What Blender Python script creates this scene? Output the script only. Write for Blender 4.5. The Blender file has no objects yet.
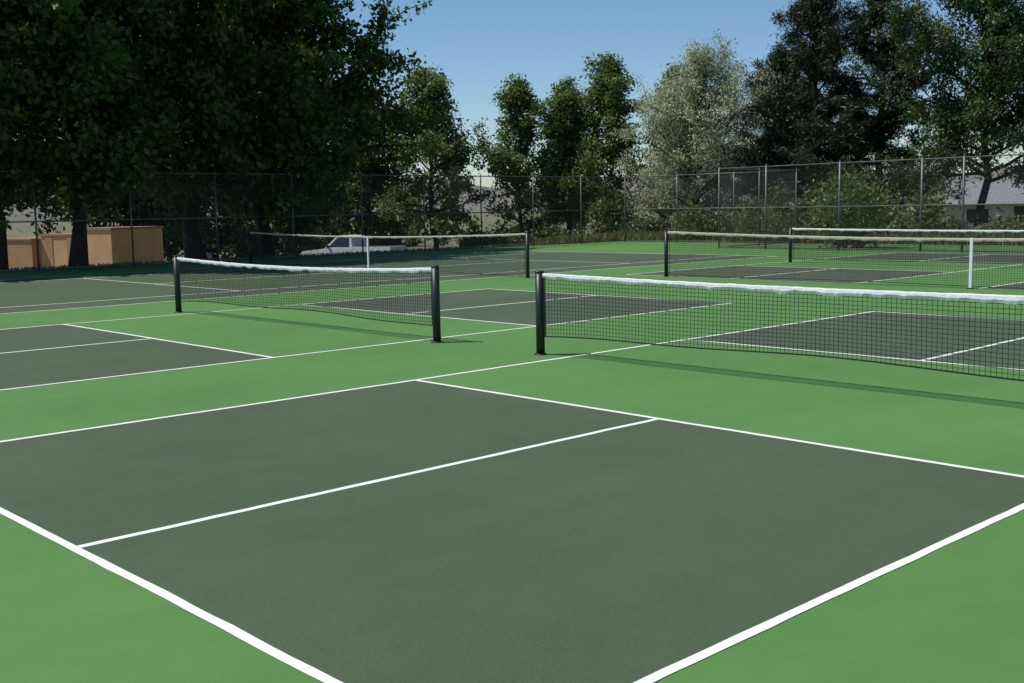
import bpy, math, random
import numpy as np
from mathutils import Vector, Matrix
rng=np.random.default_rng(7); random.seed(7)
sc=bpy.context.scene
F=0.3048
# ---------------------------------------------------------------- materials
def mat(name,color,rough=0.8,var=0.0,scale=5.0,bump=0.0,bscale=80.0,metal=0.0,spec=0.5,color2=None,detail=4):
    m=bpy.data.materials.new(name); m.use_nodes=True; nt=m.node_tree; b=nt.nodes['Principled BSDF']
    b.inputs['Roughness'].default_value=rough; b.inputs['Metallic'].default_value=metal
    b.inputs['Specular IOR Level'].default_value=spec
    tc=nt.nodes.new('ShaderNodeTexCoord')
    if var>0 or color2:
        n=nt.nodes.new('ShaderNodeTexNoise'); n.inputs['Scale'].default_value=scale; n.inputs['Detail'].default_value=detail
        nt.links.new(tc.outputs['Object'],n.inputs['Vector'])
        r=nt.nodes.new('ShaderNodeValToRGB'); r.color_ramp.elements[0].position=.3; r.color_ramp.elements[1].position=.7
        c2=color2 or tuple(min(1,c*(1+var)) for c in color)
        c1=color if color2 else tuple(c*(1-var) for c in color)
        r.color_ramp.elements[0].color=(*c1,1); r.color_ramp.elements[1].color=(*c2,1)
        nt.links.new(n.outputs['Fac'],r.inputs['Fac']); nt.links.new(r.outputs['Color'],b.inputs['Base Color'])
    else: b.inputs['Base Color'].default_value=(*color,1)
    if bump>0:
        n2=nt.nodes.new('ShaderNodeTexNoise'); n2.inputs['Scale'].default_value=bscale; n2.inputs['Detail'].default_value=3
        nt.links.new(tc.outputs['Object'],n2.inputs['Vector'])
        bp=nt.nodes.new('ShaderNodeBump'); bp.inputs['Strength'].default_value=bump; bp.inputs['Distance'].default_value=.01
        nt.links.new(n2.outputs['Fac'],bp.inputs['Height']); nt.links.new(bp.outputs['Normal'],b.inputs['Normal'])
    return m
def court_mat(name,col):
    m=bpy.data.materials.new(name); m.use_nodes=True; nt=m.node_tree; b=nt.nodes['Principled BSDF']
    tc=nt.nodes.new('ShaderNodeTexCoord')
    def noise(scale,detail,lo,hi,rough=.5,stretch=None):
        n=nt.nodes.new('ShaderNodeTexNoise'); n.inputs['Scale'].default_value=scale; n.inputs['Detail'].default_value=detail; n.inputs['Roughness'].default_value=rough
        if stretch:
            mp=nt.nodes.new('ShaderNodeMapping'); mp.inputs['Scale'].default_value=stretch
            nt.links.new(tc.outputs['Object'],mp.inputs['Vector']); nt.links.new(mp.outputs[0],n.inputs['Vector'])
        else: nt.links.new(tc.outputs['Object'],n.inputs['Vector'])
        mr=nt.nodes.new('ShaderNodeMapRange'); mr.inputs[1].default_value=.3; mr.inputs[2].default_value=.7; mr.inputs[3].default_value=lo; mr.inputs[4].default_value=hi
        nt.links.new(n.outputs['Fac'],mr.inputs[0]); return mr.outputs[0],n
    a,_=noise(.3,5,.90,1.09,.6); c,_=noise(3,6,.95,1.05,.65); d,nf=noise(230,2,.72,1.28); e,_=noise(1.0,4,.965,1.035,.6,(2.6,.22,1))
    cur=a
    for o in (c,d,e):
        m1=nt.nodes.new('ShaderNodeMath'); m1.operation='MULTIPLY'; nt.links.new(cur,m1.inputs[0]); nt.links.new(o,m1.inputs[1]); cur=m1.outputs[0]
    v=nt.nodes.new('ShaderNodeVectorMath'); v.operation='SCALE'; v.inputs[0].default_value=col; nt.links.new(cur,v.inputs['Scale'])
    nt.links.new(v.outputs[0],b.inputs['Base Color'])
    b.inputs['Roughness'].default_value=.82; b.inputs['Specular IOR Level'].default_value=.3
    bp=nt.nodes.new('ShaderNodeBump'); bp.inputs['Strength'].default_value=.5; bp.inputs['Distance'].default_value=.002
    nt.links.new(nf.outputs['Fac'],bp.inputs['Height']); nt.links.new(bp.outputs['Normal'],b.inputs['Normal'])
    return m
def leaf_mat(name,c1,c2,trans=.35):
    m=bpy.data.materials.new(name); m.use_nodes=True; nt=m.node_tree
    for n in list(nt.nodes): nt.nodes.remove(n)
    out=nt.nodes.new('ShaderNodeOutputMaterial')
    at=nt.nodes.new('ShaderNodeAttribute'); at.attribute_name='v'
    r=nt.nodes.new('ShaderNodeValToRGB'); r.color_ramp.elements[0].color=(*c1,1); r.color_ramp.elements[1].color=(*c2,1)
    nt.links.new(at.outputs['Fac'],r.inputs['Fac'])
    b=nt.nodes.new('ShaderNodeBsdfPrincipled'); b.inputs['Roughness'].default_value=.5; b.inputs['Specular IOR Level'].default_value=.4
    t=nt.nodes.new('ShaderNodeBsdfTranslucent')
    hs=nt.nodes.new('ShaderNodeMixRGB'); hs.blend_type='MULTIPLY'; hs.inputs[0].default_value=1; hs.inputs[2].default_value=(1.3,1.45,.5,1)
    nt.links.new(r.outputs['Color'],b.inputs['Base Color']); nt.links.new(r.outputs['Color'],hs.inputs[1]); nt.links.new(hs.outputs[0],t.inputs['Color'])
    mx=nt.nodes.new('ShaderNodeMixShader'); mx.inputs[0].default_value=trans
    nt.links.new(b.outputs[0],mx.inputs[1]); nt.links.new(t.outputs[0],mx.inputs[2]); nt.links.new(mx.outputs[0],out.inputs[0])
    return m
M_green=court_mat('acrylic_green',(.088,.208,.052))
M_dark=court_mat('acrylic_dark_green',(.065,.096,.051))
M_line=mat('line_paint',(.80,.80,.77),.7,.05,9,.1,200)
M_post=mat('black_powder_coat',(.010,.013,.012),.45,.2,20)
M_cord=mat('net_cord',(.010,.010,.011),.8)
M_tape=mat('net_tape_white',(.78,.78,.79),.75,.08,18,.4,60)
M_tapeo=mat('net_tape_old',(.50,.45,.36),.85,.15,15,.3,60)
M_steel=mat('galvanised',(.13,.135,.135),.5,.25,6,0,80,.3)
M_wire=mat('fence_wire',(.06,.063,.065),.55,.1,6)
M_conc=mat('concrete',(.32,.30,.27),.9,.15,3,.3,40)
M_bark=mat('bark',(.08,.062,.045),.95,.4,9,.8,30)
M_barkd=mat('bark_dark',(.040,.032,.025),.95,.4,9,.8,30)
M_grass=mat('ground_grass',(.060,.085,.030),.95,0,.35,.6,12,color2=(.24,.20,.11),detail=8)
M_hill=mat('hill_soil',(.21,.18,.15),.95,0,.01,.0,1,color2=(.13,.125,.115),detail=8)
M_stucco=mat('stucco',(.70,.42,.22),.9,.10,1.5,.4,60)
M_stucco2=mat('stucco_panel',(.50,.28,.14),.9,.10,1.5,.4,60)
M_stuccod=mat('stucco_trim',(.42,.26,.15),.9,.10,2.5,.3,60)
M_roof=mat('roof_shingle',(.20,.20,.21),.9,.2,6,.5,20)
M_wall=mat('house_siding',(.50,.48,.44),.85,.06,3,.2,30)
# ---------------------------------------------------------------- builder
class MB:
    def __init__(s): s.v=[];s.f=[];s.m=[];s.sm=[];s.n=0;s.mats=[]
    def mi(s,m):
        if m not in s.mats: s.mats.append(m)
        return s.mats.index(m)
    def add(s,vs,fs,m,smooth=False):
        k=s.mi(m); o=s.n
        s.v.extend([tuple(v) for v in vs]); s.n+=len(vs)
        for f in fs: s.f.append(tuple(i+o for i in f)); s.m.append(k); s.sm.append(smooth)
    def box(s,lo,hi,m,mtx=None):
        x0,y0,z0=lo;x1,y1,z1=hi
        vs=[(x0,y0,z0),(x1,y0,z0),(x1,y1,z0),(x0,y1,z0),(x0,y0,z1),(x1,y0,z1),(x1,y1,z1),(x0,y1,z1)]
        if mtx: vs=[mtx@Vector(v) for v in vs]
        s.add(vs,[(0,3,2,1),(4,5,6,7),(0,1,5,4),(1,2,6,5),(2,3,7,6),(3,0,4,7)],m)
    def tube(s,path,rad,m,sides=8,cap=True,smooth=True):
        P=np.array(path,float); n=len(P)
        R=np.full(n,rad) if np.isscalar(rad) else np.array(rad,float)
        D=np.empty_like(P); D[1:-1]=P[2:]-P[:-2]; D[0]=P[1]-P[0]; D[-1]=P[-1]-P[-2]
        D/=np.linalg.norm(D,axis=1)[:,None]+1e-9
        A=np.where(np.abs(D[:,2:3])<.9,np.array([[0,0,1.]]),np.array([[1.,0,0]]))
        U=np.cross(D,A);U/=np.linalg.norm(U,axis=1)[:,None];Wv=np.cross(D,U)
        t=2*math.pi*(np.arange(sides)+.5)/sides
        vs=(P[:,None,:]+R[:,None,None]*(np.cos(t)[None,:,None]*U[:,None,:]+np.sin(t)[None,:,None]*Wv[:,None,:])).reshape(-1,3)
        fs=[]
        for i in range(n-1):
            for k in range(sides):
                k2=(k+1)%sides; fs.append((i*sides+k,i*sides+k2,(i+1)*sides+k2,(i+1)*sides+k))
        if cap: fs.append(tuple(range(sides))[::-1]); fs.append(tuple((n-1)*sides+k for k in range(sides)))
        s.add(vs,fs,m,smooth)
    def obj(s,name):
        me=bpy.data.meshes.new(name); me.from_pydata(s.v,[],s.f)
        for m in s.mats: me.materials.append(m)
        me.polygons.foreach_set('material_index',s.m); me.polygons.foreach_set('use_smooth',s.sm); me.update()
        o=bpy.data.objects.new(name,me); sc.collection.objects.link(o); return o
# ---------------------------------------------------------------- terrain
PX0,PX1,PY0,PY1=-27.0,24.0,-26.0,32.2
def ss(t): t=np.clip(t,0,1); return t*t*(3-2*t)
def gz(x,y):
    dx=np.maximum(PX0-x,0); dy=np.maximum(y-PY1,0); dxr=np.maximum(x-PX1,0); dyb=np.maximum(PY0-y,0)
    h=-.06-1.35*ss((dx-1.0)/8)-.5*ss((dy-1)/10)-.1*ss(dxr/10)-.1*ss(dyb/10)
    h=h+.10*np.sin(x*.21+1)*np.sin(y*.17)*ss((dx+dy+dxr+dyb-1)/6)
    return h
ax=np.concatenate([[-4000,-2500,-1500,-900,-500,-300,-200,-140,-100],np.arange(-80,60,1.5),[70,100,160,300,700,1500,3500]])
ay=np.concatenate([[-3500,-1500,-600,-250,-100,-50],np.arange(-35,80,1.5),[90,110,150,220,320,500,900,1500,2500,4000]])
X,Y=np.meshgrid(ax,ay); Z=gz(X,Y); vs=np.stack([X,Y,Z],-1).reshape(-1,3); nx=len(ax)
fs=[(j*nx+i,j*nx+i+1,(j+1)*nx+i+1,(j+1)*nx+i) for j in range(len(ay)-1) for i in range(nx-1)]
b=MB(); b.add(vs,fs,M_grass,True); b.obj('ground')
b=MB(); n=160; R=[1300,1500,1750,2100,2600]; vs=[]
prof=[0,.7,.95,1.0,.5]
for j,rr in enumerate(R):
    for i in range(n+1):
        a=math.radians(85+i*120/n)
        h=42+13*math.sin(a*9+1)+9*math.sin(a*23+2*j*.3)+5*math.sin(a*61+j)
        vs.append((rr*math.cos(a),rr*math.sin(a),-3+h*prof[j]*(rr/1600)))
fs=[(j*(n+1)+i,j*(n+1)+i+1,(j+1)*(n+1)+i+1,(j+1)*(n+1)+i) for j in range(4) for i in range(n)]
b.add(vs,fs,M_hill,True); b.obj('hills')
b=MB(); b.box((PX0,PY0,-.25),(PX1,PY1,0),M_green); b.obj('court_surface')
# ---------------------------------------------------------------- courts
ZD,ZL=.0018,.0034
def rect(b,x0,y0,x1,y1,m,z): b.add([(x0,y0,z),(x1,y0,z),(x1,y1,z),(x0,y1,z)],[(0,1,2,3)],m)
def line(b,p,q,w=.05,z=ZL,seed=0):
    p=np.array(p,float);q=np.array(q,float);d=q-p;Ln=np.linalg.norm(d);d/=Ln;nrm=np.array([-d[1],d[0]])
    n=max(2,int(Ln/.15)); r=np.random.default_rng(seed+int(abs(p[0]*31+p[1]*17+q[0]*7))); vs=[]
    wob=np.cumsum(r.normal(0,.0018,n+1)); wob-=np.linspace(wob[0],wob[-1],n+1)
    for i in range(n+1):
        c=p+d*Ln*i/n+nrm*wob[i]; a=w/2+r.normal(0,.0013); e=w/2+r.normal(0,.0013)
        vs+= [(*(c+nrm*a),z),(*(c-nrm*e),z)]
    b.add(vs,[(2*i+1,2*i+3,2*i+2,2*i) for i in range(n)],M_line)
W=20*F;K=7*F;L=22*F
def pickle(x0,yn,name='pickleball_court'):
    b=MB(); x1=x0+W;h=.025
    rect(b,x0,yn-L,x1,yn-K,M_dark,ZD); rect(b,x0,yn+K,x1,yn+L,M_dark,ZD)
    line(b,(x0,yn-L-h),(x0,yn+L+h)); line(b,(x1,yn-L-h),(x1,yn+L+h))
    for y in (yn-L,yn-K,yn+K,yn+L): line(b,(x0+h,y),(x1-h,y))
    xc=(x0+x1)/2
    line(b,(xc,yn-L+h),(xc,yn-K-h)); line(b,(xc,yn+K+h),(xc,yn+L-h))
    b.obj(name)
pickle(0,0); pickle(-2.59-W,0); pickle(-9.4,18.6); pickle(-.7,18.6)
b=MB(); xc,yn=-17.0,9.7; hw,hl=5.485,11.885; x0,x1,y0,y1=xc-hw,xc+hw,yn-hl,yn+hl; h=.025
rect(b,x0,y0,x1,y1,M_dark,ZD)
line(b,(x0,y0-h),(x0,y1+h));line(b,(x1,y0-h),(x1,y1+h))
for y in (y0,y1): line(b,(x0+h,y),(x1-h,y),.07)
sx0,sx1=xc-4.115,xc+4.115
for x in (sx0,sx1): line(b,(x,y0+.035),(x,y1-.035))
for y in (yn-6.4,yn+6.4): line(b,(sx0+h,y),(sx1-h,y))
line(b,(xc,yn-6.4+h),(xc,yn+6.4-h)); b.obj('tennis_court')
# ---------------------------------------------------------------- nets
def net(name,xa,xb,y,hp,hc,zb0,zb1,tape,cell=.045,cw=.0022,strap=None,rpost=.05,tapeh=.055,seed=1,jit=.006):
    r=np.random.default_rng(seed); b=MB(); Ln=xb-xa
    zt=lambda t: hp-(hp-hc)*(1-(2*t-1)**2)
    ph=r.uniform(0,6,4)
    zb=lambda t: zb0+(zb1-zb0)*(1-(2*t-1)**2)+.012*math.sin(t*14+ph[0])
    dy=lambda t,f: .02*math.sin(t*9+ph[1])*(1-f)*math.sin(math.pi*t)
    for x in (xa,xb):
        b.tube([(x,y,-.1),(x,y,hp+.005)],rpost,M_post,16)
        b.tube([(x,y,hp+.004),(x,y,hp+.016),(x,y,hp+.024)],[rpost*1.08,rpost*1.08,rpost*.6],M_post,16)
        b.tube([(x,y,.001),(x,y,.012)],rpost*1.5,M_post,16)
    s=rpost
    ta=s/Ln; tb=1-ta
    nv=int((Ln-2*s)/cell)
    for i in range(nv+1):
        t=ta+(tb-ta)*i/nv
        pts=[(xa+t*Ln,y+dy(t,f),zb(t)+(zt(t)-.02-zb(t))*f) for f in (0,.5,1)]
        b.tube(pts,cw,M_cord,3,False,False)
    nh=int((hp-zb0)/cell)
    for j in range(nh+1):
        f=j/nh; rr=cw if j else cw*3
        pts=[]
        for i in range(33):
            t=ta+(tb-ta)*i/32; pts.append((xa+t*Ln,y+dy(t,f),zb(t)+(zt(t)-.03-zb(t))*f))
        b.tube(pts,rr,M_cord,3 if j else 5,False,False)
    for t in (ta+.004,tb-.004):
        b.tube([(xa+t*Ln,y,zb(t)),(xa+t*Ln,y,zt(t)-.03)],.007,M_cord,6)
        for k in range(6):
            z=zb(t)+(zt(t)-zb(t))*(k+.5)/6; xp=xa if t<.5 else xb
            b.tube([(xp,y,z),(xa+t*Ln,y,z+.01)],.004,M_cord,4)
    n=int(Ln/.03); vs=[];fs=[]
    low=np.convolve(r.normal(0,1,n+9),np.ones(5)/5,'same')*jit*2
    puf=np.convolve(r.normal(0,1,n+9),np.ones(3)/3,'same')*jit*.6
    for i in range(n+1):
        t=ta+(tb-ta)*i/n; x=xa+t*Ln; zz=zt(t)+puf[i]*.6
        th=.009+abs(puf[i]); hh=tapeh+low[i]
        sec=[(-th*.5,-hh),(-th-.003,-hh*.6),(-th,-.010),(-th*.5,-.001),(th*.5,-.001),(th,-.010),(th+.003,-hh*.6),(th*.5,-hh)]
        vs+=[(x,y+dy(t,1)+a,zz+c) for a,c in sec]
    k=8
    for i in range(n):
        for j in range(k): fs.append((i*k+j,(i+1)*k+j,(i+1)*k+(j+1)%k,i*k+(j+1)%k))
    b.add(vs,fs,tape,False)
    if strap is not None:
        t=(strap-xa)/Ln
        b.box((strap-.028,y-.02,.0),(strap+.028,y+.02,zt(t)+.004),M_tape)
        b.box((strap-.05,y-.035,.0),(strap+.05,y+.035,.02),M_post)
    return b.obj(name)
net('pickleball_net',-.40,6.50,0,.925,.895,.20,.27,M_tape,seed=3,jit=.007,cw=.0026,tapeh=.058)
net('pickleball_net',-9.12,-2.24,0,.94,.87,.20,.24,M_tape,seed=4,jit=.006,cw=.0026,tapeh=.058)
net('tennis_net',-23.4,-10.6,9.7,1.07,.96,.06,.06,M_tapeo,cell=.05,cw=.0022,strap=-17.0,rpost=.045,seed=5)
net('tennis_net',-8.05,6.0,11.75,1.07,.95,.06,.06,M_tapeo,cell=.05,cw=.0026,strap=-.8,rpost=.045,seed=6,tapeh=.065)
net('tennis_net',-9.1,4.0,18.6,.97,.92,.1,.1,M_tape,cell=.05,cw=.0026,seed=8,rpost=.045)
# ---------------------------------------------------------------- fence
def fence(name,p,q,posts,H=3.05,wire=.0019,sp=.075,rails=(3.02,1.52,.06),rp=.03):
    b=MB(); p=np.array(p,float);q=np.array(q,float);d=q-p;Ln=np.linalg.norm(d);d/=Ln
    P=lambda s,z:(p[0]+d[0]*s,p[1]+d[1]*s,z)
    for s in posts:
        b.tube([P(s,-.2),P(s,H+.02)],rp,M_steel,8); b.tube([P(s,H+.02),P(s,H+.07)],[rp*1.15,rp*.4],M_steel,8)
    for z in rails: b.tube([P(0,z),P(Ln,z)],.021,M_steel,6)
    h0=.05;h=H-h0; off=np.array([-d[1],d[0]])*.028
    s=-h
    while s<Ln:
        for sg in (1,-1):
            a,c=s,s+h
            za,zc=(h0,H) if sg>0 else (H,h0)
            t0=max(0,(0-a)/(c-a)); t1=min(1,(Ln-a)/(c-a))
            if t1-t0>.01:
                A=np.array([*P(a+(c-a)*t0,0)]);A[2]=za+(zc-za)*t0
                B=np.array([*P(a+(c-a)*t1,0)]);B[2]=za+(zc-za)*t1
                A[:2]+=off*(1+.1*sg);B[:2]+=off*(1+.1*sg)
                k=max(2,int(8*(t1-t0))+1)
                b.tube([A+(B-A)*i/k for i in range(k+1)],wire,M_wire,3,False,False)
        s+=sp
    return b.obj(name)
fence('chain_link_fence',(-26.5,-11.1),(-26.5,31.6),[i*3.05 for i in range(15)])
fence('chain_link_fence',(-26.5,31.6),(-17.2,31.6),[3.1,6.2,9.3])
fence('chain_link_fence',(-17.2,31.6),(-17.2,26.3),[2.65,5.3])
fence('chain_link_fence',(-17.2,26.3),(12,26.3),[2.1,5.1,8.1,9.5,12.6,15.6,18.6,21.6,24.6,27.6],rp=.038)
# ---------------------------------------------------------------- foliage
def quads_mesh(name,Pq,vattr,leafm,trunk=None):
    N=len(Pq)
    tv=np.array(trunk.v,float).reshape(-1,3) if trunk and trunk.n else np.zeros((0,3)); tf=trunk.f if trunk else []
    nv=len(tv); me=bpy.data.meshes.new(name)
    V=np.concatenate([tv,Pq.reshape(-1,3)]); me.vertices.add(len(V)); me.vertices.foreach_set('co',V.ravel())
    tl=[i for f in tf for i in f]; tc=[len(f) for f in tf]
    loops=np.concatenate([np.array(tl,int),np.arange(N*4)+nv]).astype(np.int32)
    cnt=np.concatenate([np.array(tc,int),np.full(N,4)]).astype(np.int32)
    st=np.concatenate([[0],np.cumsum(cnt)[:-1]]).astype(np.int32)
    me.loops.add(len(loops)); me.loops.foreach_set('vertex_index',loops)
    me.polygons.add(len(cnt)); me.polygons.foreach_set('loop_start',st); me.polygons.foreach_set('loop_total',cnt)
    if trunk and trunk.n:
        for m in trunk.mats: me.materials.append(m)
    me.materials.append(leafm); lm=len(me.materials)-1
    me.polygons.foreach_set('material_index',np.concatenate([np.zeros(len(tf),int),np.full(N,lm)]).astype(np.int32))
    at=me.attributes.new('v','FLOAT','FACE'); at.data.foreach_set('value',np.concatenate([np.zeros(len(tf)),vattr]).astype(np.float32))
    me.update(calc_edges=True); me.validate()
    o=bpy.data.objects.new(name,me); sc.collection.objects.link(o); return o
def leafquads(r,pos,out,size,asp,up,droop):
    n=len(pos); nr=r.normal(size=(n,3))*.7+out*.35; nr[:,2]+=up; nr/=np.linalg.norm(nr,axis=1)[:,None]
    a=r.normal(size=(n,3)); a[:,2]-=droop; a-=nr*(a*nr).sum(1)[:,None]; a/=np.linalg.norm(a,axis=1)[:,None]; c=np.cross(nr,a)
    s=size*r.uniform(.6,1.4,n)[:,None]
    return np.stack([pos-a*s*.5,pos+c*s*asp*.5+nr*s*.06,pos+a*s*.5,pos-c*s*asp*.5+nr*s*.06],1)
def unit(v): return v/(np.linalg.norm(v)+1e-9)
def grow(name,x,y,H,zc,R,nl,prof,el0,el1,leafm,n,size,bark=M_bark,r0=.25,seed=0,nsub=8,sublen=.34,sig=.26,asp=.55,up=.45,droop=0,curve=.25,lean=(0,0),flat=.8,tsig=.35,fan=.9,dens=.5):
    """branching tree: trunk -> limbs -> side branches carrying leaf sprays. H,zc absolute z of the top / lowest limb"""
    r=np.random.default_rng(seed); g=float(gz(np.array(x),np.array(y))); T=MB()
    nT=9; lx,ly=lean
    tp=[np.array([x+lx*(i/(nT-1))**1.3+(r.normal()*.12 if i else 0),y+ly*(i/(nT-1))**1.3+(r.normal()*.12 if i else 0),g-.1+(H*.93-g)*i/(nT-1)]) for i in range(nT)]
    T.tube(tp,[r0*(1.4 if i==0 else 1-.86*i/(nT-1)) for i in range(nT)],bark,9,False)
    tp=np.array(tp)
    A=[];B=[];V=[]
    cen=np.array([x+lx*.5,y+ly*.5,(H+zc)/2])
    for i in range(nl):
        f=(i+r.uniform(0,1))/nl; z=zc+(H*.92-zc)*f*.93
        k=np.interp(z,tp[:,2],np.arange(nT)); kk=int(min(k,nT-2)); a=tp[kk]+(tp[kk+1]-tp[kk])*(k-kk)
        az=i*2.39996+r.normal()*.35; el=math.radians(el0+(el1-el0)*f+r.normal()*9)
        ln=R*prof(f)*r.uniform(.62,1.22)
        d=np.array([math.cos(az)*math.cos(el),math.sin(az)*math.cos(el),math.sin(el)])
        P=[a]; dd=d.copy(); m=5
        for s in range(m):
            dd=unit(dd+r.normal(size=3)*.13+np.array([0,0,curve*.25])); P.append(P[-1]+dd*ln/m)
        rr=max(.018,r0*(.5-.36*f)); T.tube(P,[rr*(1-.85*s/m) for s in range(m+1)],bark,5,False)
        P=np.array(P)
        for s in range(nsub):
            t=(.22+.78*(s+r.uniform(0,1))/nsub)*m; ii=int(min(t,m-1)); a2=P[ii]+(P[ii+1]-P[ii])*(t-ii)
            ld=unit(P[ii+1]-P[ii]); rd=r.normal(size=3); rd[2]*=flat; d2=unit(ld*.75+unit(rd)*fan)
            l2=ln*sublen*r.uniform(.6,1.3)*(1.1-.35*t/m)+.25
            b2=a2+d2*l2; A.append(a2);B.append(b2);V.append(r.uniform())
            if l2>.5: T.tube([a2,(a2+b2)/2+r.normal(size=3)*.04,b2],[rr*.35,rr*.25,.006],bark,3,False)
        A.append(P[-2]);B.append(P[-1]+dd*.2);V.append(r.uniform())
    A.append(tp[-2]);B.append(tp[-1]+np.array([0,0,.5]));V.append(.5)
    A=np.array(A);B=np.array(B);V=np.array(V); w=np.linalg.norm(B-A,axis=1)+.25; w=w*r.uniform(1-dens,1+dens,len(w)); w/=w.sum()
    idx=r.choice(len(A),n,p=w); t=r.uniform(.1,1.08,n)**.8
    off=r.normal(size=(n,3)); off[:,2]*=.75; 
    sg=sig*(1.15-tsig*t)
    pos=A[idx]+(B[idx]-A[idx])*t[:,None]+off*sg[:,None]
    o=pos-cen; o/=np.linalg.norm(o,axis=1)[:,None]
    Q=leafquads(r,pos,o,size,asp,up,droop)
    v=np.clip(.5*V[idx]+.5*r.uniform(0,1,n),0,1)
    return quads_mesh(name,Q,v,leafm,T)
P_round=lambda f: .55+.5*math.sin(math.pi*min(1,f*.9+.15)) if f<.85 else .75*(1.25-f)/.4
P_tall=lambda f: .8 if f<.6 else .8*(1.25-f)/.65
P_pine=lambda f: (1-f)**.65*(.78+.34*math.sin(f*27))+.10
L_dark=leaf_mat('leaf_dark',(.024,.052,.009),(.110,.175,.028),.38)
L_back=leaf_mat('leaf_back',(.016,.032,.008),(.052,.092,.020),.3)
L_mid=leaf_mat('leaf_mid',(.055,.090,.026),(.17,.225,.065),.35)
L_olive=leaf_mat('leaf_silver',(.26,.28,.20),(.50,.52,.40),.2)
L_pine=leaf_mat('needle_dark',(.012,.025,.011),(.036,.062,.023),.1)
L_loc=leaf_mat('leaf_feathery',(.028,.054,.018),(.095,.145,.046),.3)
L_shrub=leaf_mat('leaf_shrub',(.045,.072,.024),(.15,.175,.065),.3)
L_weed=leaf_mat('weed',(.06,.09,.03),(.30,.26,.13),.3)
# big shade trees, left
grow('shade_tree',-28.2,3.4,13.5,2.6,5.6,44,P_round,-4,62,L_dark,50000,.25,M_barkd,.30,11,nsub=9,sig=.32,dens=.6)
grow('shade_tree',-28.1,6.0,12.5,2.8,5.2,42,P_round,-4,62,L_dark,46000,.25,M_barkd,.25,12,nsub=9,sig=.32,lean=(-.6,.5),dens=.6)
grow('shade_tree',-30.2,11.4,13.2,2.3,6.0,46,P_round,-6,62,L_dark,57000,.25,M_barkd,.33,13,nsub=9,sig=.32,dens=.6)
grow('shade_tree',-31.9,15.4,11.9,2.0,5.8,43,P_round,-6,60,L_dark,50000,.25,M_barkd,.30,14,nsub=9,sig=.31,lean=(.4,.8),dens=.65)
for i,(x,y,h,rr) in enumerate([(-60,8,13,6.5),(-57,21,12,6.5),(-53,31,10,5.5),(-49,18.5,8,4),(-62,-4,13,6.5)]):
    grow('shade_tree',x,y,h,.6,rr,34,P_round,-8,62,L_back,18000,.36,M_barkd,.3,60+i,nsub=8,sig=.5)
grow('shade_tree',-42.0,32.6,9.0,.9,3.3,36,P_round,5,66,L_mid,24000,.20,M_barkd,.18,17,sig=.26)
grow('shade_tree',-46.5,31.0,8.6,.6,3.4,34,P_round,5,66,L_dark,20000,.22,M_barkd,.18,18,sig=.28)
# middle
grow('elm_tree',-39.2,36.9,9.4,.3,3.0,32,P_tall,26,72,L_mid,15000,.20,M_bark,.15,21,sig=.25,nsub=7)
grow('elm_tree',-37.4,39.2,9.3,.3,3.1,32,P_tall,26,72,L_mid,16000,.20,M_bark,.15,122,sig=.25,nsub=7)
grow('elm_tree',-34.6,39.6,10.4,.3,3.3,36,P_tall,24,72,L_mid,20000,.20,M_bark,.17,23,sig=.27)
grow('elm_tree',-32.0,43.0,9.8,.5,3.2,36,P_tall,24,70,L_mid,19000,.20,M_bark,.17,24,sig=.28)
grow('elm_tree',-39.8,41.5,6.4,.2,2.8,26,P_round,20,66,L_dark,11000,.22,M_bark,.12,27,sig=.28)
grow('russian_olive_tree',-25.9,36.6,8.9,.9,3.6,46,P_round,8,64,L_olive,42000,.15,M_barkd,.19,25,asp=.34,droop=.9,nsub=9,sig=.23,dens=.8)
grow('russian_olive_tree',-28.6,37.6,7.6,.6,2.6,32,P_round,10,66,L_olive,17000,.15,M_barkd,.14,26,asp=.34,droop=.9,nsub=8,sig=.24)
# pines
grow('pine_tree',-21.9,40.4,14.0,1.6,4.2,62,P_pine,-4,30,L_pine,60000,.25,M_barkd,.24,31,asp=.16,nsub=10,sig=.18,flat=.22,sublen=.34,curve=.5,up=.1)
grow('pine_tree',-24.6,41.6,10.6,1.2,3.4,48,P_pine,-4,30,L_pine,38000,.25,M_barkd,.19,32,asp=.16,nsub=10,sig=.18,flat=.22,sublen=.34,curve=.5,up=.1)
grow('pine_tree',-19.2,42.0,13.6,1.4,4.1,60,P_pine,-4,30,L_pine,54000,.25,M_barkd,.22,33,asp=.16,nsub=10,sig=.18,flat=.22,sublen=.34,curve=.5,up=.1)
# feathery trees, right
grow('locust_tree',-13.7,41.0,13.6,2.4,4.3,60,P_round,10,58,L_loc,58000,.19,M_barkd,.2,34,asp=.4,nsub=10,sig=.27,droop=.5,flat=.5,dens=.7)
grow('locust_tree',-9.0,42.6,13.4,2.6,4.6,58,P_round,12,58,L_loc,50000,.19,M_barkd,.2,35,asp=.4,nsub=10,sig=.27,droop=.5,flat=.5,dens=.7)
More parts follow.
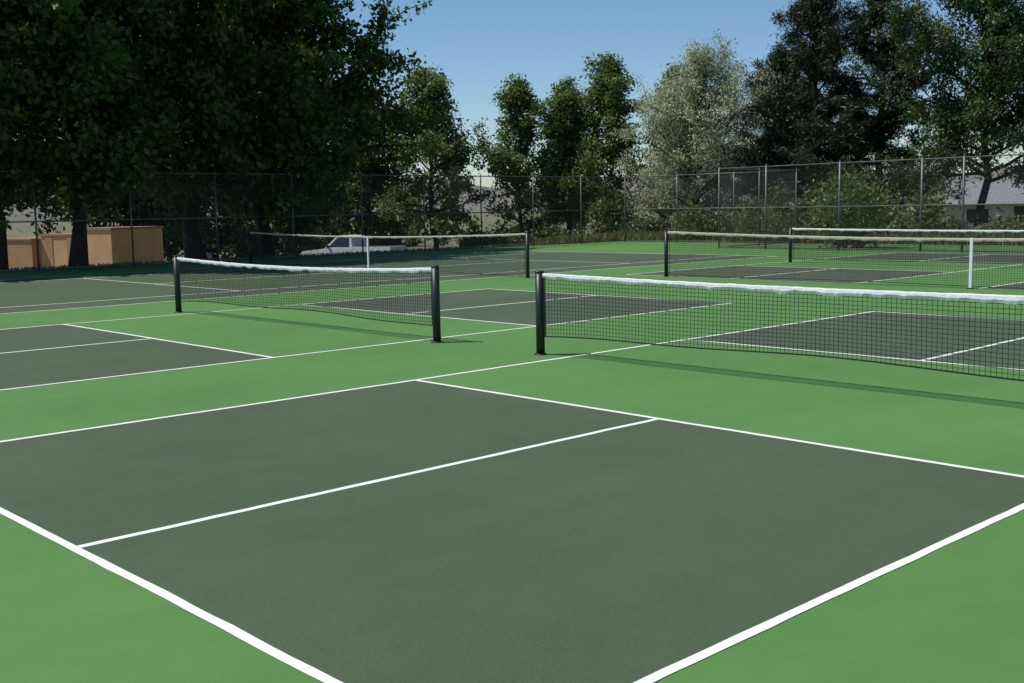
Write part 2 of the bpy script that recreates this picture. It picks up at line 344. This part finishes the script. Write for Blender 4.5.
# shrub masses
def shrubs(name,pts,h,w,n,size,m,seed):
    r=np.random.default_rng(seed); C=[];S=[]
    for (x,y,hh) in pts:
        for k in range(11):
            a=r.uniform(0,6.28);q=r.uniform(0,w); s=r.uniform(.25,.65)
            zz=r.uniform(.05,1)*hh*h*(1-.4*q/w)
            X_,Y_=x+math.cos(a)*q,y+math.sin(a)*q
            C.append((X_,Y_,float(gz(np.array(X_),np.array(Y_)))+zz)); S.append(s)
    C=np.array(C);S=np.array(S); k=len(C); idx=r.choice(k,n,p=S/S.sum())
    d=r.normal(size=(n,3))*.62; pos=C[idx]+d*S[idx][:,None]
    Q=leafquads(r,pos,d,size,.5,.3,0); v=np.clip(.55*r.uniform(0,1,k)[idx]+.45*r.uniform(0,1,n),0,1)
    return quads_mesh(name,Q,v,m)
r=np.random.default_rng(99)
shrubs('shrubs',[(-47+r.normal()*1.2,20+i*2.3,r.uniform(.7,1.2)) for i in range(6)],3.0,1.6,20000,.22,L_shrub,41)
shrubs('shrubs',[(-41+i*1.5,34.5+i*.55+r.normal()*.6,r.uniform(.35,1.05)) for i in range(12)],2.8,1.4,26000,.2,L_shrub,42)
p3=[(-21+i*1.7,36+r.normal()*1.2,r.uniform(.35,1.05)) for i in range(13)]
p3=[(x,y,hh*(.3 if -12.8<x<-7 else 1)) for x,y,hh in p3]
shrubs('shrubs',p3,2.8,1.5,28000,.2,L_shrub,43)
shrubs('shrubs',[(-19.0,32.9,.9),(-20.4,33.0,.8),(-13.0,28.0,1.2),(-12.1,27.9,.9),(-23.5,33,.6)],2.8,.8,10000,.15,L_mid,44)
dp=[];rr=np.random.default_rng(5)
for i in range(34):
    a=math.radians(98+i*1.75); R_=105+rr.normal()*7; dp.append((8.5+R_*math.cos(a),-8.8+R_*math.sin(a),rr.uniform(.2,1.0)))
shrubs('distant_trees',dp,4.2,3.2,36000,.5,L_shrub,45)
def weeds(name,n,seed,fn,hs):
    r=np.random.default_rng(seed); x,y=fn(r,n); z=gz(x,y)
    a=r.uniform(0,6.28,n); h=hs*r.uniform(.4,1.4,n); w=.02+.02*r.uniform(0,1,n)
    dx,dy=np.cos(a)*w,np.sin(a)*w; lx,ly=r.normal(0,.25,n)*h,r.normal(0,.25,n)*h
    Q=np.stack([np.stack([x-dx,y-dy,z-.02],1),np.stack([x+dx,y+dy,z-.02],1),np.stack([x+lx+dx*.3,y+ly+dy*.3,z+h],1),np.stack([x+lx-dx*.3,y+ly-dy*.3,z+h],1)],1)
    quads_mesh(name,Q,r.uniform(0,1,n),L_weed)
weeds('weeds',24000,51,lambda r,n:(-27.6-np.abs(r.normal(0,6,n)),r.uniform(-5,32,n)),.12)
weeds('weeds',34000,52,lambda r,n:(r.uniform(-32,10,n),32.5+np.abs(r.normal(0,4,n))),.38)
weeds('weeds',12000,53,lambda r,n:(-28-np.abs(r.normal(0,5,n)),r.uniform(29,36,n)),.38)
# fallen leaves gathered along the fence side of the court
r=np.random.default_rng(77); n=300
lx=-26.9+np.abs(r.normal(0,1.6,n)); ly=r.uniform(-4,22,n)
pos=np.stack([lx,ly,np.full(n,.012)],1); nr=np.tile(np.array([0,0,1.]),(n,1))
Q=leafquads(r,pos,nr*6,.055,.6,3,0); Q[:,:,2]=np.clip(Q[:,:,2],.006,.03)
quads_mesh('fallen_leaves',Q,r.uniform(0,1,n),leaf_mat('dry_leaf',(.10,.075,.03),(.25,.19,.08),.1))
# ---------------------------------------------------------------- stucco building beyond the trees
b=MB()
b.box((-4.1,-1.6,-.4),(-1.6,1.6,1.95),M_stucco2); b.box((-4.15,-1.65,1.953),(-1.55,1.65,2.04),M_stuccod)
b.box((-1.597,-1.1,-.4),(1.6,1.9,2.15),M_stucco); b.box((-1.54,-1.15,2.153),(1.6,1.95,2.24),M_stuccod)
b.box((1.603,-1.8,-.4),(3.7,1.6,2.42),M_stucco); b.box((1.55,-1.85,2.423),(3.75,1.65,2.52),M_stuccod)
b.box((-1.2,-1.13,-.4),(-.75,-1.103,2.1),M_stucco2); b.box((.2,-1.13,-.4),(.62,-1.103,2.1),M_stucco2)
o=b.obj('stucco_utility_building'); o.location=(-46,13.5,-1.4); o.rotation_euler=(0,0,math.radians(22))
# ---------------------------------------------------------------- distant house at far right
b=MB(); b.box((-5,-3,-.3),(5,3,2.0),M_wall)
b.add([(-5.5,-3.5,2.0),(5.5,-3.5,2.0),(5.5,3.5,2.0),(-5.5,3.5,2.0),(-5.5,0,3.5),(5.5,0,3.5)],[(0,1,5,4),(2,3,4,5),(0,4,3),(1,2,5),(0,3,2,1)],M_roof)
for xx in (-3.4,2.0):
    b.box((xx,-3.03,.8),(xx+1.3,-3.003,1.7),M_post); b.box((xx-.1,-3.04,.7),(xx+1.4,-3.003,.797),M_wall)
b.box((-.6,-3.03,0),(.35,-3.003,1.85),M_barkd); b.box((1.0,.6,2.7),(1.6,1.2,4.0),M_stucco2)
o=b.obj('house'); o.location=(-21.5,66,-.6); o.rotation_euler=(0,0,math.radians(15))
# ---------------------------------------------------------------- pickup truck
M_car=mat('car_paint_white',(.78,.79,.80),.25,.02,3,spec=.6)
M_glass=mat('car_glass',(.02,.025,.03),.08,.1,2,spec=.8)
M_tire=mat('tire',(.018,.018,.018),.85,.1,10)
M_rim=mat('rim',(.45,.46,.47),.35,.1,10,metal=.6)
M_trim=mat('trim_dark',(.03,.03,.03),.5,.1,10)
M_lamp=mat('lamp_red',(.35,.02,.02),.3,.05,10)
def extr(b,prof,y0,y1,m,top_in=0):
    n=len(prof); zs=[p[1] for p in prof]; zl,zh=min(zs),max(zs)
    vs=[]
    for sy,s in ((y0,1),(y1,-1)):
        for x,z in prof: vs.append((x,sy+s*top_in*(z-zl)/(zh-zl),z))
    b.add(vs,[tuple(range(n)),tuple(range(2*n-1,n-1,-1))]+[(i,i+n,(i+1)%n+n,(i+1)%n) for i in range(n)],m)
b=MB()
def arch(cx,r,z):return [(cx+r*math.cos(a),z+r*math.sin(a)) for a in np.linspace(math.pi,0,9)]
low=[(-2.6,.45),(-2.68,.55),(-2.66,.85),(-2.5,1.00),(-1.15,1.14),(.45,1.16),(.45,1.22),(2.66,1.22),(2.70,.6),(2.6,.5)]+[(x,z) for x,z in arch(1.65,.42,.42)][::-1]+[(.9,.42),(-1.25,.42)]+[(x,z) for x,z in arch(-1.75,.42,.42)][::-1]
extr(b,low,-.94,.94,M_car,.05)
extr(b,[(-1.2,1.141),(-.55,1.74),(-.35,1.80),(.22,1.79),(.34,1.72),(.40,1.161)],-.84,.84,M_car,.13)
for sy in (-1,1):
    yy=lambda z: sy*(.848-.13*(z-1.14)/.66)
    quad=[(-.98,1.2),(.26,1.2),(.22,1.69),(-.46,1.69)]
    b.add([(x,yy(z),z) for x,z in quad],[(0,1,2,3)],M_glass)
b.add([(-1.175,-.72,1.175),(-1.175,.72,1.175),(-.595,.63,1.71),(-.595,-.63,1.71)],[(0,1,2,3)],M_glass)
b.box((.62,-.74,1.218),(2.5,.74,1.226),M_trim)
b.box((-2.72,-.88,.48),(-2.62,.88,.66),M_trim); b.box((2.66,-.88,.46),(2.78,.88,.62),M_rim)
b.box((-2.685,-.5,.70),(-2.655,.5,.88),M_trim)
for s in (-1,1):
    b.box((-2.68,s*.72-.14,.72),(-2.63,s*.72+.14,.88),M_rim); b.box((2.66,s*.8-.08,.7),(2.71,s*.8+.08,1.0),M_lamp)
    b.box((-.95,s*.98-.1,1.14),(-.85,s*.98+.08,1.29),M_trim)
    for cx in (-1.75,1.65):
        b.tube([(cx,s*.70,.37),(cx,s*.92,.37)],.37,M_tire,20); b.tube([(cx,s*.915,.37),(cx,s*.935,.37)],.21,M_rim,14)
o=b.obj('pickup_truck'); tx,ty=-39.7,25.2
o.location=(tx,ty,-1.36); o.rotation_euler=(0,0,math.atan2(.7287,.6848)-.38)
b=MB(); b.box((-.3,-.2,0),(.3,.2,1.05),M_tape); b.box((-.33,-.23,1.052),(.33,.23,1.1),M_rim); b.box((-.4,-.3,-.3),(.4,.3,-.002),M_conc)
o=b.obj('electrical_cabinet'); o.location=(-33.0,13.1,-1.0); o.rotation_euler=(0,0,.6)
# ---------------------------------------------------------------- light & world
el=math.radians(61); sx,sy=-.70,-.71; nrm=math.hypot(sx,sy); sx/=nrm;sy/=nrm
w=bpy.data.worlds.new("World"); sc.world=w; w.use_nodes=True; nt=w.node_tree; bg=nt.nodes['Background']
sk=nt.nodes.new('ShaderNodeTexSky'); sk.sky_type='NISHITA'; sk.sun_disc=False; sk.sun_elevation=el; sk.sun_rotation=math.atan2(sx,sy)%(2*math.pi)
sk.air_density=1.0; sk.dust_density=.15; sk.ozone_density=4.0; sk.altitude=300
hsv=nt.nodes.new('ShaderNodeHueSaturation'); hsv.inputs['Saturation'].default_value=1.12
nt.links.new(sk.outputs[0],hsv.inputs['Color']); nt.links.new(hsv.outputs[0],bg.inputs[0]); bg.inputs[1].default_value=.108
sd=bpy.data.lights.new('sun','SUN'); sd.energy=4.3; sd.angle=math.radians(.5); sd.color=(1,.955,.87)
so=bpy.data.objects.new('sun',sd); sc.collection.objects.link(so)
v=Vector((sx*math.cos(el),sy*math.cos(el),math.sin(el))); so.rotation_euler=v.to_track_quat('Z','Y').to_euler()
# ---------------------------------------------------------------- camera
cd=bpy.data.cameras.new('camera'); co=bpy.data.objects.new('camera',cd); sc.collection.objects.link(co)
yaw,pit,rol=2.3873,-.1184,-.018
fw=Vector((math.cos(pit)*math.cos(yaw),math.cos(pit)*math.sin(yaw),math.sin(pit))); rt=Vector((math.sin(yaw),-math.cos(yaw),0)); up=rt.cross(fw)
r2=math.cos(rol)*rt+math.sin(rol)*up; u2=-math.sin(rol)*rt+math.cos(rol)*up
mt=Matrix((( r2.x,u2.x,-fw.x,8.4931),(r2.y,u2.y,-fw.y,-8.7984),(r2.z,u2.z,-fw.z,1.6424),(0,0,0,1)))
co.matrix_world=mt; cd.sensor_width=36; cd.lens=36*1114.07/1024; cd.clip_end=9000; cd.clip_start=.05
sc.camera=co
sc.view_settings.view_transform='Standard'; sc.view_settings.look='None'; sc.view_settings.exposure=0
